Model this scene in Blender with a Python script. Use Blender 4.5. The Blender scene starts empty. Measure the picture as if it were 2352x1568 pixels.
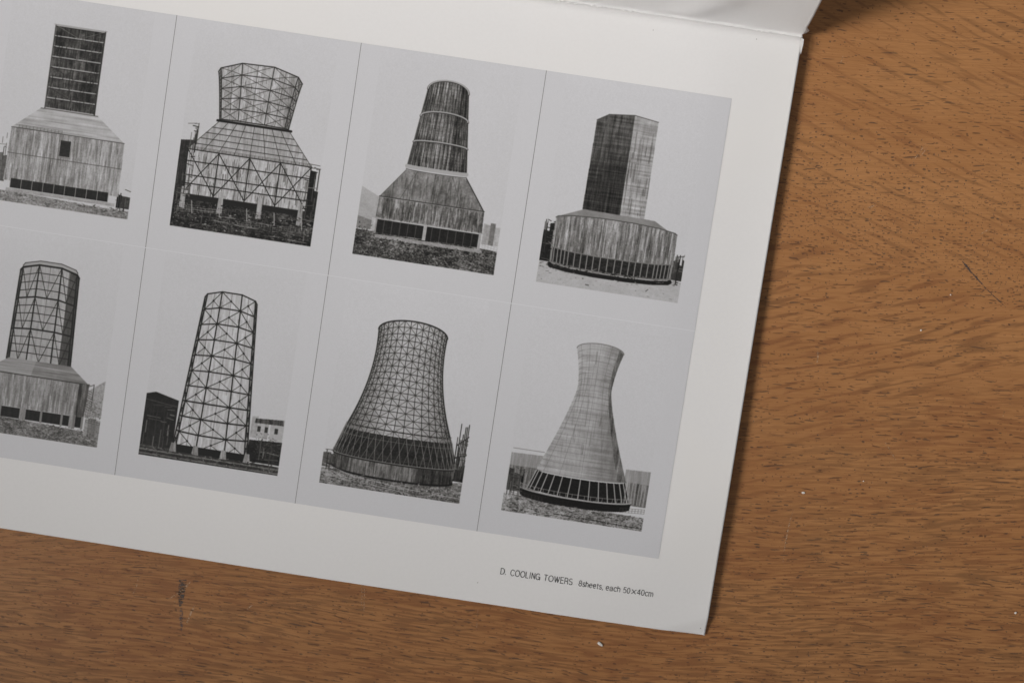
import bpy, bmesh, math, random
import numpy as np
from mathutils import Vector, Matrix

scene = bpy.context.scene
C = scene.collection
R = math.radians

# ------------------------------------------------------------------ camera
cam_d = bpy.data.cameras.new('camera'); cam = bpy.data.objects.new('camera', cam_d); C.objects.link(cam)
CAM_H = 0.437
cam.location = (0, 0, CAM_H)
cam.rotation_euler = (-0.05540253, 0.02271327, 0)
cam_d.lens = 50; cam_d.sensor_width = 36
cam_d.clip_start = 0.01; cam_d.clip_end = 50
cam_d.dof.use_dof = True; cam_d.dof.focus_distance = 0.430; cam_d.dof.aperture_fstop = 7.1
scene.camera = cam

# ------------------------------------------------------------------ light and exposure
world = bpy.data.worlds.new('World'); scene.world = world; world.use_nodes = True
bg = world.node_tree.nodes['Background']
bg.inputs[0].default_value = (1.0, 0.985, 0.96, 1); bg.inputs[1].default_value = 0.20

def area(name, loc, target, size, power, col):
    d = bpy.data.lights.new(name, 'AREA'); d.shape = 'DISK'; d.size = size; d.energy = power; d.color = col
    o = bpy.data.objects.new(name, d); C.objects.link(o); o.location = loc
    o.rotation_euler = (Vector(target) - Vector(loc)).to_track_quat('-Z', 'Y').to_euler()
    return o
def spot(name, loc, target, half_deg, blend, radius, power, col):
    d = bpy.data.lights.new(name, 'SPOT'); d.spot_size = 2*R(half_deg); d.spot_blend = blend; d.shadow_soft_size = radius; d.energy = power; d.color = col
    o = bpy.data.objects.new(name, d); C.objects.link(o); o.location = loc
    o.rotation_euler = (Vector(target) - Vector(loc)).to_track_quat('-Z', 'Y').to_euler()
    return o
# one broad window to the left, as nine panes: together they make the soft edge of every shadow
for el_ in (37.5, 43.0, 49.0):
    for az_ in (-6.5, 0.0, 6.5):
        ce, se = math.cos(R(el_)), math.sin(R(el_))
        spot('window_pane_light', (-3.3*ce*math.cos(R(az_)), -3.3*ce*math.sin(R(az_)), 3.3*se), (0.275, 0.316, 0), 4.2, 0.74, 0.50, 312.0, (1.0, 0.975, 0.95))

scene.view_settings.view_transform = 'Standard'
scene.view_settings.look = 'None'
scene.view_settings.exposure = 0.0
scene.view_settings.gamma = 1.0
scene.view_settings.use_curve_mapping = False

# ------------------------------------------------------------------ page frame (metres): u to the right along the print, v down it
TH = -0.15017238; TX = -0.16735916; TY = 0.08315224
SW = 0.05658291; SH = 0.07083897          # one printed sheet, 4:5
U_R = 0.2444; V_TOP = -0.0211; V_BOT = 0.1636; U_L = -0.075; LIFT = 0.0040
def P(u, v, z=LIFT):
    c, s = math.cos(TH), math.sin(TH)
    return Vector((TX + u*c + v*s, TY + u*s - v*c, z))

# ------------------------------------------------------------------ object helpers
def tag(o, label=None, cat=None, group=None, kind=None):
    if label: o['label'] = label
    if cat: o['category'] = cat
    if group: o['group'] = group
    if kind: o['kind'] = kind
    return o
def link(name, me, mat, parent=None):
    o = bpy.data.objects.new(name, me); C.objects.link(o)
    if mat: me.materials.append(mat)
    if parent: o.parent = parent
    return o
def mesh(name, verts, faces, mat, parent=None, smooth=False, uvs=None):
    me = bpy.data.meshes.new(name); me.from_pydata([tuple(v) for v in verts], [], faces); me.update()
    if smooth:
        for p in me.polygons: p.use_smooth = True
    if uvs is not None:
        l = me.uv_layers.new(name='print')
        for p in me.polygons:
            for li in p.loop_indices:
                l.data[li].uv = uvs[me.loops[li].vertex_index]
    return link(name, me, mat, parent)

# ------------------------------------------------------------------ node helpers
class NT:
    def __init__(s, name):
        s.m = bpy.data.materials.new(name); s.m.use_nodes = True
        s.t = s.m.node_tree; s.n = s.t.nodes; s.l = s.t.links
        s.b = s.n['Principled BSDF']
    def _in(s, sock, v):
        if v is None: return
        if hasattr(v, 'is_output') : s.l.new(v, sock)
        else: sock.default_value = v
    def math(s, op, a, b=None, c=None, clamp=False):
        n = s.n.new('ShaderNodeMath'); n.operation = op; n.use_clamp = clamp
        s._in(n.inputs[0], a); s._in(n.inputs[1], b)
        if c is not None: s._in(n.inputs[2], c)
        return n.outputs[0]
    def comb(s, x, y, z=0.0):
        n = s.n.new('ShaderNodeCombineXYZ'); s._in(n.inputs[0], x); s._in(n.inputs[1], y); s._in(n.inputs[2], z); return n.outputs[0]
    def sep(s, v):
        n = s.n.new('ShaderNodeSeparateXYZ'); s._in(n.inputs[0], v); return n.outputs
    def noise(s, vec, scale=1.0, detail=2.0, rough=0.5, dist=0.0):
        n = s.n.new('ShaderNodeTexNoise'); n.noise_dimensions = '2D'
        s._in(n.inputs['Vector'], vec); n.inputs['Scale'].default_value = scale
        n.inputs['Detail'].default_value = detail; n.inputs['Roughness'].default_value = rough
        n.inputs['Distortion'].default_value = dist
        return n.outputs['Fac']
    def vor(s, vec, rnd=1.0):
        n = s.n.new('ShaderNodeTexVoronoi'); n.voronoi_dimensions = '2D'; n.feature = 'F1'
        s._in(n.inputs['Vector'], vec); n.inputs['Scale'].default_value = 1.0; n.inputs['Randomness'].default_value = rnd
        return n.outputs
    def ramp(s, v, a, b, c=0.0, d=1.0, smooth=True):
        n = s.n.new('ShaderNodeMapRange'); n.interpolation_type = 'SMOOTHSTEP' if smooth else 'LINEAR'
        s._in(n.inputs[0], v); s._in(n.inputs[1], a); s._in(n.inputs[2], b); s._in(n.inputs[3], c); s._in(n.inputs[4], d)
        return n.outputs[0]
    def mix(s, f, a, b):
        n = s.n.new('ShaderNodeMix'); n.data_type = 'RGBA'
        s._in(n.inputs[0], f); s._in(n.inputs[6], a); s._in(n.inputs[7], b)
        return n.outputs[2]
    def mixf(s, f, a, b):
        n = s.n.new('ShaderNodeMix'); n.data_type = 'FLOAT'
        s._in(n.inputs[0], f); s._in(n.inputs[2], a); s._in(n.inputs[3], b)
        return n.outputs[0]
    def bump(s, h, strength=0.2, dist=0.001):
        n = s.n.new('ShaderNodeBump'); n.inputs['Strength'].default_value = strength; n.inputs['Distance'].default_value = dist
        s._in(n.inputs['Height'], h); s.l.new(n.outputs[0], s.b.inputs['Normal'])

# ------------------------------------------------------------------ oak
def oak_material():
    N = NT('oiled_oak')
    tc = N.n.new('ShaderNodeTexCoord')
    x, y, _ = N.sep(tc.outputs['Object'])
    x = N.math('MULTIPLY', x, 1000.0); y = N.math('MULTIPLY', y, 1000.0)      # millimetres
    # slow wander of the grain
    w = N.math('SUBTRACT', N.noise(N.comb(N.math('MULTIPLY', x, 0.011), N.math('MULTIPLY', y, 0.03)), 1, 2, .5), 0.5)
    w2 = N.math('SUBTRACT', N.noise(N.comb(N.math('MULTIPLY', x, 0.06), N.math('MULTIPLY', y, 0.16)), 1, 1, .5), 0.5)
    bl = N.math('MULTIPLY', N.ramp(y, -60.0, -110.0), N.ramp(x, 60.0, -20.0))          # lower left: grain runs downhill
    knot = N.math('MULTIPLY', N.ramp(N.math('ADD', y, N.math('MULTIPLY', N.math('ABSOLUTE', N.math('SUBTRACT', x, 85.0)), 0.22)), -118.0, -132.0), N.ramp(x, 0.0, 45.0))
    g = N.math('ADD', y, N.math('MULTIPLY', x, 0.035))
    g = N.math('ADD', g, N.math('MULTIPLY', N.math('MULTIPLY', N.math('SUBTRACT', x, 45.0), bl), 0.11))
    g = N.math('ADD', g, N.math('MULTIPLY', w, 6.0)); gp = N.math('ADD', g, N.math('MULTIPLY', w2, 2.2))
    # zones of figure: A upper right (rings fall to the right), B middle (rise to the right), C lower (along the grain)
    edge = N.math('ADD', y, N.math('ADD', N.math('MULTIPLY', N.math('SUBTRACT', x, 110.0), 0.2), N.math('MULTIPLY', w, 16.0)))
    zA = N.ramp(edge, -7.0, 3.0)
    edgeB = N.math('ADD', y, N.math('ADD', N.math('MULTIPLY', N.math('SUBTRACT', x, 110.0), -0.12), N.math('MULTIPLY', w, 70.0)))
    zC = N.ramp(edgeB, -40.0, -80.0)
    def streak(slope, lx, ly, lo, hi, seed, det=2.0, rough=0.55):
        yy = N.math('ADD', g, N.math('MULTIPLY', x, slope))
        v = N.comb(N.math('ADD', N.math('MULTIPLY', x, 1.0/lx), seed), N.math('ADD', N.math('MULTIPLY', yy, 1.0/ly), seed*1.7))
        return N.ramp(N.noise(v, 1, det, rough, 0.25), lo, hi)
    sA = streak(0.43, 17, 1.7, .50, .70, 3.1)
    sB = streak(-0.22, 15, 1.9, .48, .68, 7.7)
    sC = streak(-0.02, 11, .80, .43, .62, 12.3, 1.5)
    sC2 = streak(-0.07, 18, 1.9, .50, .74, 31.0)
    sC = N.math('MAXIMUM', N.math('MULTIPLY', sC, .95), sC2)
    s = N.mixf(zC, N.mixf(zA, sB, N.math('MULTIPLY', sA, .72)), sC)
    fine = N.noise(N.comb(N.math('MULTIPLY', x, 0.045), N.math('MULTIPLY', g, 1.9)), 1, 4, .65)
    broad = N.noise(N.comb(N.math('MULTIPLY', x, 0.02), N.math('MULTIPLY', g, 0.055)), 1, 3, .55)
    fibre = N.noise(N.comb(N.math('MULTIPLY', x, 0.13), N.math('MULTIPLY', g, 3.6)), 1, 2, .6)
    speck = N.noise(N.comb(N.math('MULTIPLY', x, 1.1), N.math('MULTIPLY', y, 2.6)), 1, 2, .6)
    light = (0.428, 0.202, 0.076, 1); deep = (0.340, 0.153, 0.054, 1)
    ring = (0.228, 0.092, 0.035, 1); ringc = (0.205, 0.094, 0.037, 1)
    col = N.mix(N.ramp(N.math('ADD', N.math('MULTIPLY', fine, .65), N.math('MULTIPLY', broad, .5)), .38, .80), deep, light)
    rc = N.mix(N.ramp(broad, .4, .62), ring, ringc)
    col = N.mix(N.math('MULTIPLY', s, .85), col, rc)
    col = N.mix(N.ramp(speck, .35, .75, 0.0, .16), col, deep)
    col = N.mix(N.ramp(fibre, .42, .72, 0.0, .38), col, rc)
    # pores: one short dash per Voronoi cell, left out or shortened by the cell's own random numbers
    def pores(cx, cy, ln, wd, keep, seed, zone=None):
        px = N.math('ADD', N.math('MULTIPLY', x, 1.0/cx), seed); py = N.math('ADD', N.math('MULTIPLY', gp, 1.0/cy), seed*.37)
        o = N.vor(N.comb(px, py), 1.0)
        c = N.sep(o['Color']); q = N.sep(o['Position'])
        dx = N.math('MULTIPLY', N.math('SUBTRACT', px, q[0]), cx); dy = N.math('MULTIPLY', N.math('SUBTRACT', py, q[1]), cy)
        dy = N.math('ADD', dy, N.math('MULTIPLY', N.math('SUBTRACT', N.noise(N.comb(px, py), 1.6, 1, .5), .5), wd*1.6))
        L = N.math('MULTIPLY', N.math('ADD', N.math('MULTIPLY', N.math('MULTIPLY', c[0], c[0]), .85), .15), ln)
        W = N.math('MULTIPLY', N.math('ADD', N.math('MULTIPLY', c[1], .6), .55), wd)
        e = N.math('ADD', N.math('POWER', N.math('ABSOLUTE', N.math('DIVIDE', dx, L)), 2.6), N.math('POWER', N.math('ABSOLUTE', N.math('DIVIDE', dy, W)), 2.0))
        m = N.ramp(e, 1.5, .35)
        thr = keep if zone is None else N.math('MULTIPLY', zone, keep)
        on = N.ramp(N.math('SUBTRACT', thr, c[2]), 0.0, .12)
        return N.math('MULTIPLY', m, on)
    clump = N.ramp(N.noise(N.comb(N.math('MULTIPLY', x, 0.03), N.math('MULTIPLY', g, 0.14)), 1, 2, .6), .32, .62, .45, 1.0)
    band = N.math('ADD', y, N.math('ADD', N.math('MULTIPLY', N.math('SUBTRACT', x, 105.0), 0.22), N.math('MULTIPLY', w2, 14.0)))
    dense = N.math('MULTIPLY', N.ramp(band, -9.0, 3.0), N.ramp(band, 52.0, 12.0))       # crowded short pores above the chevron
    inv = N.math('SUBTRACT', 1.0, N.math('MULTIPLY', dense, .55))
    p1 = pores(4.6, 1.25, 2.0, .165, .60, 5.3, N.math('MULTIPLY', clump, inv))
    p2 = pores(7.0, 2.1, 3.6, .19, .50, 17.9, N.math('MULTIPLY', clump, N.ramp(y, 10.0, -60.0, .35, 1.0)))
    p3 = pores(1.9, .92, .72, .19, .80, 41.2, N.math('ADD', N.math('MULTIPLY', dense, .95), .26))
    p4 = pores(2.7, 1.2, .55, .17, .5, 71.2)
    p5 = pores(2.3, 1.6, .6, .3, .8, 91.2, knot)
    pc = N.math('MAXIMUM', N.math('MAXIMUM', p1, p2), N.math('MAXIMUM', p3, p5))
    tone = N.mix(N.ramp(N.noise(N.comb(N.math('MULTIPLY', x, .13), N.math('MULTIPLY', g, .5)), 1, 1, .5), .4, .6), (0.075, 0.034, 0.019, 1), (0.05, 0.037, 0.030, 1))
    col = N.mix(N.math('MULTIPLY', p4, .55), col, (0.13, .045, .019, 1))
    col = N.mix(N.math('MULTIPLY', pc, .68), col, tone)
    N.l.new(col, N.b.inputs['Base Color'])
    N.l.new(N.ramp(fine, .3, .8, .40, .52), N.b.inputs['Roughness'])
    N.b.inputs['Specular IOR Level'].default_value = 0.38
    h = N.math('SUBTRACT', N.math('MULTIPLY', fine, .25), N.math('MULTIPLY', pc, 1.0))
    N.bump(h, .5, .00012)
    return N.m
oak = oak_material()

def slab(name, x0, x1, y0, y1, z0, z1, mat, r=0.006):
    bm = bmesh.new()
    vs = [bm.verts.new((x, y, z)) for z in (z0, z1) for x, y in ((x0, y0), (x1, y0), (x1, y1), (x0, y1))]
    for f in ((3, 2, 1, 0), (4, 5, 6, 7), (0, 1, 5, 4), (1, 2, 6, 5), (2, 3, 7, 6), (3, 0, 4, 7)): bm.faces.new([vs[i] for i in f])
    bmesh.ops.bevel(bm, geom=bm.edges[:], offset=r, segments=3, affect='EDGES', profile=.5)
    me = bpy.data.meshes.new(name); bm.to_mesh(me); bm.free()
    return link(name, me, mat)
table = slab('table_top', -0.62, 0.62, -0.48, 0.45, -0.028, 0.0, oak)
tag(table, 'brown oak table top with dark pores under the open folder', 'table', kind='structure')

# ------------------------------------------------------------------ marks on the wood
def mark_mat(name, col, density, sx, sy):
    """a worn, broken stain: procedural coverage over the wood"""
    N = NT(name); tc = N.n.new('ShaderNodeTexCoord'); x, y, _ = N.sep(tc.outputs['Object'])
    f = N.noise(N.comb(N.math('MULTIPLY', x, sx), N.math('MULTIPLY', y, sy)), 1, 3, .65)
    a = N.ramp(f, .62-density*.4, .72-density*.3)
    N.b.inputs['Base Color'].default_value = col; N.b.inputs['Roughness'].default_value = .7
    N.l.new(a, N.b.inputs['Alpha']); return N.m
def ray(px, py, z=0.0):
    """a point of the photograph (2352 wide) met with the height z: where a real thing seen there lies"""
    M = cam.rotation_euler.to_matrix(); f = 50/36*2352
    d = M @ Vector(((px-1176)/f, -(py-784)/f, -1)); t = (z-CAM_H)/d.z
    return Vector((0, 0, CAM_H)) + d*t
def ribbon(name, pts, widths, mat, z=0.00004, parent=None, label=None):
    pts = [Vector((p.x, p.y, 0)) for p in pts]; vs = []; n = len(pts)
    for i, p in enumerate(pts):
        t = (pts[min(i+1, n-1)]-pts[max(i-1, 0)]).normalized(); nn = Vector((-t.y, t.x, 0)); w = widths[i]/2
        vs += [p+nn*w+Vector((0, 0, z)), p-nn*w+Vector((0, 0, z))]
    fs = [(2*i, 2*i+1, 2*i+3, 2*i+2) for i in range(n-1)]
    o = mesh(name, vs, fs, mat, parent)
    if label: o['label'] = label
    return o
ink = mark_mat('grey_black_rub', (0.05, 0.047, 0.045, 1), .50, 520, 3300)
ink_soft = mark_mat('grey_rub', (0.095, 0.08, 0.08, 1), .42, 600, 2600)
pale = mark_mat('pale_scratch', (0.43, 0.27, 0.16, 1), .45, 900, 1500)
black_scratch = mark_mat('dark_scratch', (0.06, 0.045, 0.04, 1), .66, 1400, 1400)
def line_pts(a, b, n, bend=0.0, jit=0.0, seed=0):
    rnd = random.Random(seed); out = []
    for i in range(n):
        t = i/(n-1); x = a[0]+(b[0]-a[0])*t; y = a[1]+(b[1]-a[1])*t
        k = math.sin(math.pi*t)*bend; L = math.hypot(b[0]-a[0], b[1]-a[1])
        out.append(ray(x-(b[1]-a[1])/L*k+rnd.uniform(-jit, jit), y+(b[0]-a[0])/L*k+rnd.uniform(-jit, jit)))
    return out
p = line_pts((420, 1330), (414, 1392), 14, 0, .4, 1)
ribbon('rub_mark', p, [.0026, .0022, .0026, .0020, .0024, .0021, .0019, .0021, .0016, .0018, .0013, .0015, .0009, .0006], ink, parent=table, label='short black rub mark below the folder')
p = line_pts((416, 1395), (417, 1448), 12, 0, .4, 2)
ribbon('rub_mark', p, [.0004, .0008, .0010, .0011, .0009, .0011, .0010, .0010, .0008, .0009, .0006, .0002], ink_soft, z=.00005, parent=table)
p = line_pts((2211, 600), (2310, 705), 16, 4, .8, 3)
ribbon('dark_scratch', p, [.0002, .0006, .0005, .0006, .0003, .0005, .0003, .0003, .0003, .0003, .0002, .0003, .0003, .0003, .0002, .0001], black_scratch, parent=table, label='thin dark curved scratch on the right of the oak')
for i, (a, b, bend, w) in enumerate([
        ((2097, 370), (2127, 328), 1, .0003), ((2110, 366), (2132, 335), 0, .0002), ((1930, 148), (1937, 128), 0, .0002),
        ((2246, 542), (2276, 524), 0, .00025), ((1876, 835), (1879, 800), 1, .0004), ((390, 1390), (404, 1378), 0, .0002),
        ((568, 1398), (580, 1388), 0, .0004), ((392, 1372), (437, 1335), 5, .0007), ((428, 1432), (447, 1388), 0, .0005),
        ((305, 1365), (318, 1325), 2, .0003), ((830, 1400), (832, 1325), 0, .0003), ((836, 1404), (838, 1330), 0, .0002),
        ((1822, 1170), (1798, 1290), 3, .0003), ((2030, 1010), (2060, 1060), 0, .0002), ((1990, 480), (2008, 472), 0, .0005),
        ((1094, 1446), (1098, 1398), 0, .00025), ((1150, 1412), (1156, 1390), 0, .0002), ((2303, 958), (2308, 942), 0, .0002)]):
    ribbon('pale_scratch', line_pts(a, b, 8, bend, .3, i+10), [w*.3, w*.8, w, w, w, w*.9, w*.7, w*.2], pale, z=.00004, parent=table)

crumb_m = NT('white_grit'); crumb_m.b.inputs['Base Color'].default_value = (.78, .75, .70, 1); crumb_m.b.inputs['Roughness'].default_value = .6
N = crumb_m; N.l.new(N.mix(N.noise(N.n.new('ShaderNodeTexCoord').outputs['Object'], 2500, 2, .5), (.62, .58, .52, 1), (.85, .83, .8, 1)), N.b.inputs['Base Color'])
def crumb(px, py, r, label, seed, flat=.5, stretch=1.0):
    rnd = random.Random(seed); bm = bmesh.new()
    bmesh.ops.create_icosphere(bm, subdivisions=2, radius=r)
    for v in bm.verts:
        v.co *= 1+rnd.uniform(-.28, .28); v.co.z *= flat; v.co.x *= stretch
    c = ray(px, py); zmin = min(v.co.z for v in bm.verts)
    me = bpy.data.meshes.new('crumb'); bm.to_mesh(me); bm.free()
    o = link('crumb', me, crumb_m.m); o.location = (c.x, c.y, -zmin); o.rotation_euler = (0, 0, rnd.uniform(-.8, .2))
    tag(o, label, 'crumb', 'white crumbs on the oak')
crumb(1378, 1477, .00055, 'largest white crumb, on the oak below the lower right corner of the folder', 1, .5, 1.7)
crumb(2332, 1406, .00035, 'tiny white crumb on the oak near the lower right edge of the photo', 2)
crumb(1845, 1131, .00035, 'tiny white crumb on the oak just right of the folder edge, lower half', 3, .5, 1.3)
crumb(2115, 758, .00028, 'tiny white crumb on the oak right of the folder, level with its middle', 4)
crumb(2183, 677, .0002, 'faint white speck on the oak left of the thin dark scratch', 5)
crumb(1983, 1104, .0002, 'faint white speck on dark grain lines, lower right oak', 6)

# ------------------------------------------------------------------ paper
def paper_material(name, col, vary=.03):
    N = NT(name); tc = N.n.new('ShaderNodeTexCoord'); o = tc.outputs['Object']
    a = N.noise(o, 900, 3, .7); b = N.noise(o, 14, 3, .5)
    dk = tuple(c*(1-vary*1.6) for c in col[:3])+(1,); wm = (col[0]*1.0, col[1]*.995, col[2]*.982, 1)
    c = N.mix(N.ramp(a, .3, .7), dk, col); c = N.mix(N.ramp(b, .45, .7, 0, .8), c, wm)
    sp = N.vor(N.math('ADD', 0, 0) if False else o); 
    N.l.new(c, N.b.inputs['Base Color']); N.b.inputs['Roughness'].default_value = .62
    N.b.inputs['Specular IOR Level'].default_value = .3
    return N.m
paper = paper_material('coated_card', (.772, .762, .760, 1), .010)
paper_edge = paper_material('card_fibres', (.80, .79, .78, 1))

def sstep(t): t = min(1, max(0, t)); return t*t*(3-2*t)
def page_z(u, v):
    """height of the leaf over the table: carried by the leaves below, free edge, one corner curled down"""
    z = LIFT
    z += .00036*math.sin(u*38+v*21)*sstep((v-.0)/.03) + .00012*math.sin(v*70-u*15)
    d = ((U_R-u)+(V_BOT-v)*.9)                                   # distance to the lower right corner along the diagonal
    z -= .0017*sstep((.050-d)/.050)
    z -= .0009*sstep((u-(U_R-.030))/.030)*(1-.8*sstep((v-.06)/.07))
    k = (V_BOT-v)*1.0 - (-.0005) + (U_R-u)*.42                   # the dog-eared tip
    z -= .0015*sstep((.0072-k)/.0066)
    z -= .0016*sstep((-.0-u)/.07)
    return max(z, .0007)
folder = bpy.data.objects.new('open_folder', None); C.objects.link(folder); folder.location = P(0, V_BOT, 0)
folder.empty_display_size = .02
tag(folder, 'open white printed folder with eight grey tower pictures and a caption, lying on the oak', 'folder')
bpy.context.view_layer.update()
FO = folder.location.copy()
def fmesh(name, verts, faces, mat, smooth=True, uvs=None, parent=None):
    return mesh(name, [Vector(v)-FO for v in verts], faces, mat, parent or folder, smooth, uvs)

def grid_surface(us, vs, fz, dz=0.0):
    verts = [P(u, v, fz(u, v)+dz) for v in vs for u in us]; n = len(us)
    faces = [(j*n+i, (j+1)*n+i, (j+1)*n+i+1, j*n+i+1) for j in range(len(vs)-1) for i in range(n-1)]
    return verts, faces
def spaced(a, b, n, extra=()):
    return sorted(set([a+(b-a)*i/n for i in range(n+1)])|set(extra))
us = spaced(U_L, U_R, 110, [U_R-.0005*k for k in range(1, 30)]); vs = spaced(V_TOP, V_BOT, 70, [V_BOT-.0005*k for k in range(1, 24)])
def crooked(verts, nu):
    return verts
verts, faces = grid_surface(us, vs, page_z)
leaf = fmesh('page', verts, faces, paper)
m = leaf.modifiers.new('thickness', 'SOLIDIFY'); m.thickness = .00028; m.offset = -1 

# leaves underneath, set back from the edge, that hold the page up
bm = bmesh.new()
for k in range(5):
    z0 = .0002+k*.00068; ins = .034+.0008*((k*7) % 3)
    q = [P(U_L+.002, V_TOP+.004, z0), P(U_L+.002, V_BOT-ins*.75, z0), P(U_R-ins, V_BOT-ins*.75, z0), P(U_R-ins, V_TOP+.004, z0)]
    a = [bm.verts.new(Vector(p_)-FO) for p_ in q]; b = [bm.verts.new(Vector(p_)-FO+Vector((0, 0, .00045))) for p_ in q]
    bm.faces.new(a[::-1] if k < 0 else a); bm.faces.new(b)
    for i in range(4): bm.faces.new((a[i], a[(i+1) % 4], b[(i+1) % 4], b[i]))
bmesh.ops.recalc_face_normals(bm, faces=bm.faces[:])
me = bpy.data.meshes.new('inner_leaves'); bm.to_mesh(me); bm.free(); link('inner_leaves', me, paper, folder)

FLAP_OFF = -1
# upper leaf: folded up steeply from the crease, then rolling back
def flap_point(u, t):
    """t metres of paper beyond the crease"""
    prof = [(0, 0, 0), (.0006, .00055, .0002), (.0013, .0009, .0008), (.0025, .0012, .0020), (.0055, .0019, .0051), (.010, .0028, .0096), (.018, .0045, .0172), (.028, .0070, .0270), (.045, .0120, .0432), (.070, .0215, .0662), (.100, .036, .092), (.135, .058, .119)]
    for i in range(len(prof)-1):
        if t <= prof[i+1][0]+1e-9:
            f = (t-prof[i][0])/(prof[i+1][0]-prof[i][0]); dv = prof[i][1]+(prof[i+1][1]-prof[i][1])*f; z = prof[i][2]+(prof[i+1][2]-prof[i][2])*f; break
    bend = .0011*math.exp(-((u-.207-t*.55)/.006)**2)*sstep(t/.006) + .0007*math.sin(u*60+t*90)*sstep(t/.02) + .0005*math.exp(-((u-.175)/.004)**2)*sstep(t/.004)
    wob = (.00016*math.sin(u*420)+.0001*math.sin(u*1130+1))*sstep(t/.0009)
    return P(u, V_TOP-dv+bend*.9+wob*(1-sstep(t/.003)), page_z(u, V_TOP)+z*1.0)
tus = spaced(U_L, U_R+.0001, 150, [U_R-.0004*k for k in range(1, 12)]); tts = [0, .0003, .0006, .0010, .0014, .0025, .004, .0055, .0075, .010, .013, .016, .020, .024, .028, .034, .040, .048, .058, .070, .085, .100, .118, .135]
verts = [];
for t in tts:
    for u in tus:
        q = flap_point(u, t)
        if u > U_R-.0001:                                        # slightly ragged free edge by the crease
            q = q + (P(1, 0)-P(0, 0))*(.0012*math.exp(-((t-.0035)/.0013)**2)-.0004*math.exp(-((t-.0012)/.0006)**2))
        verts.append(q)
n = len(tus); faces = [(j*n+i, j*n+i+1, (j+1)*n+i+1, (j+1)*n+i) for j in range(len(tts)-1) for i in range(n-1)]
flap = fmesh('raised_leaf', verts, faces, paper); flap['label'] = 'upper leaf folded up from the crease, turned from the light'
m = flap.modifiers.new('thickness', 'SOLIDIFY'); m.thickness = .00028; m.offset = FLAP_OFF

# the worn crease: torn white fibres along the fold
rnd = random.Random(8); verts = []; faces = []
u = U_L+.002
while u < U_R-.001:
    L = rnd.uniform(.0004, .0022); wdt = rnd.uniform(.0001, .00026)*(1.7 if .165 < u < .195 else .8); h = rnd.uniform(.0001, .0004)
    v0 = V_TOP+rnd.uniform(-.00045, .0001); z = page_z(u, V_TOP)+.00008; k = len(verts)
    verts += [P(u, v0, z), P(u+L*.5, v0+wdt, z+.00005), P(u+L, v0+rnd.uniform(-1, 1)*.0001, z), P(u+L*.5, v0-wdt*.4, z+h)]
    faces += [(k, k+1, k+3), (k+1, k+2, k+3)]
    u += L*rnd.uniform(.5, 1.6)
fmesh('crease', verts, faces, paper_edge, smooth=False)['label'] = 'worn fold line with torn white fibres'
# bright torn nick at the outer end of the crease
verts = [P(U_R-.0004, V_TOP+.0004, LIFT+.0003), P(U_R+.0004, V_TOP+.0006, LIFT+.0002), P(U_R+.00045, V_TOP+.0024, LIFT+.0002), P(U_R+.0002, V_TOP+.0052, LIFT+.0001), P(U_R-.0003, V_TOP+.0042, LIFT+.0003), P(U_R-.0006, V_TOP+.002, LIFT+.00035)]
fmesh('torn_nick', verts, [(5, 0, 1, 2), (5, 2, 3, 4)], paper_edge, smooth=False)

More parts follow.
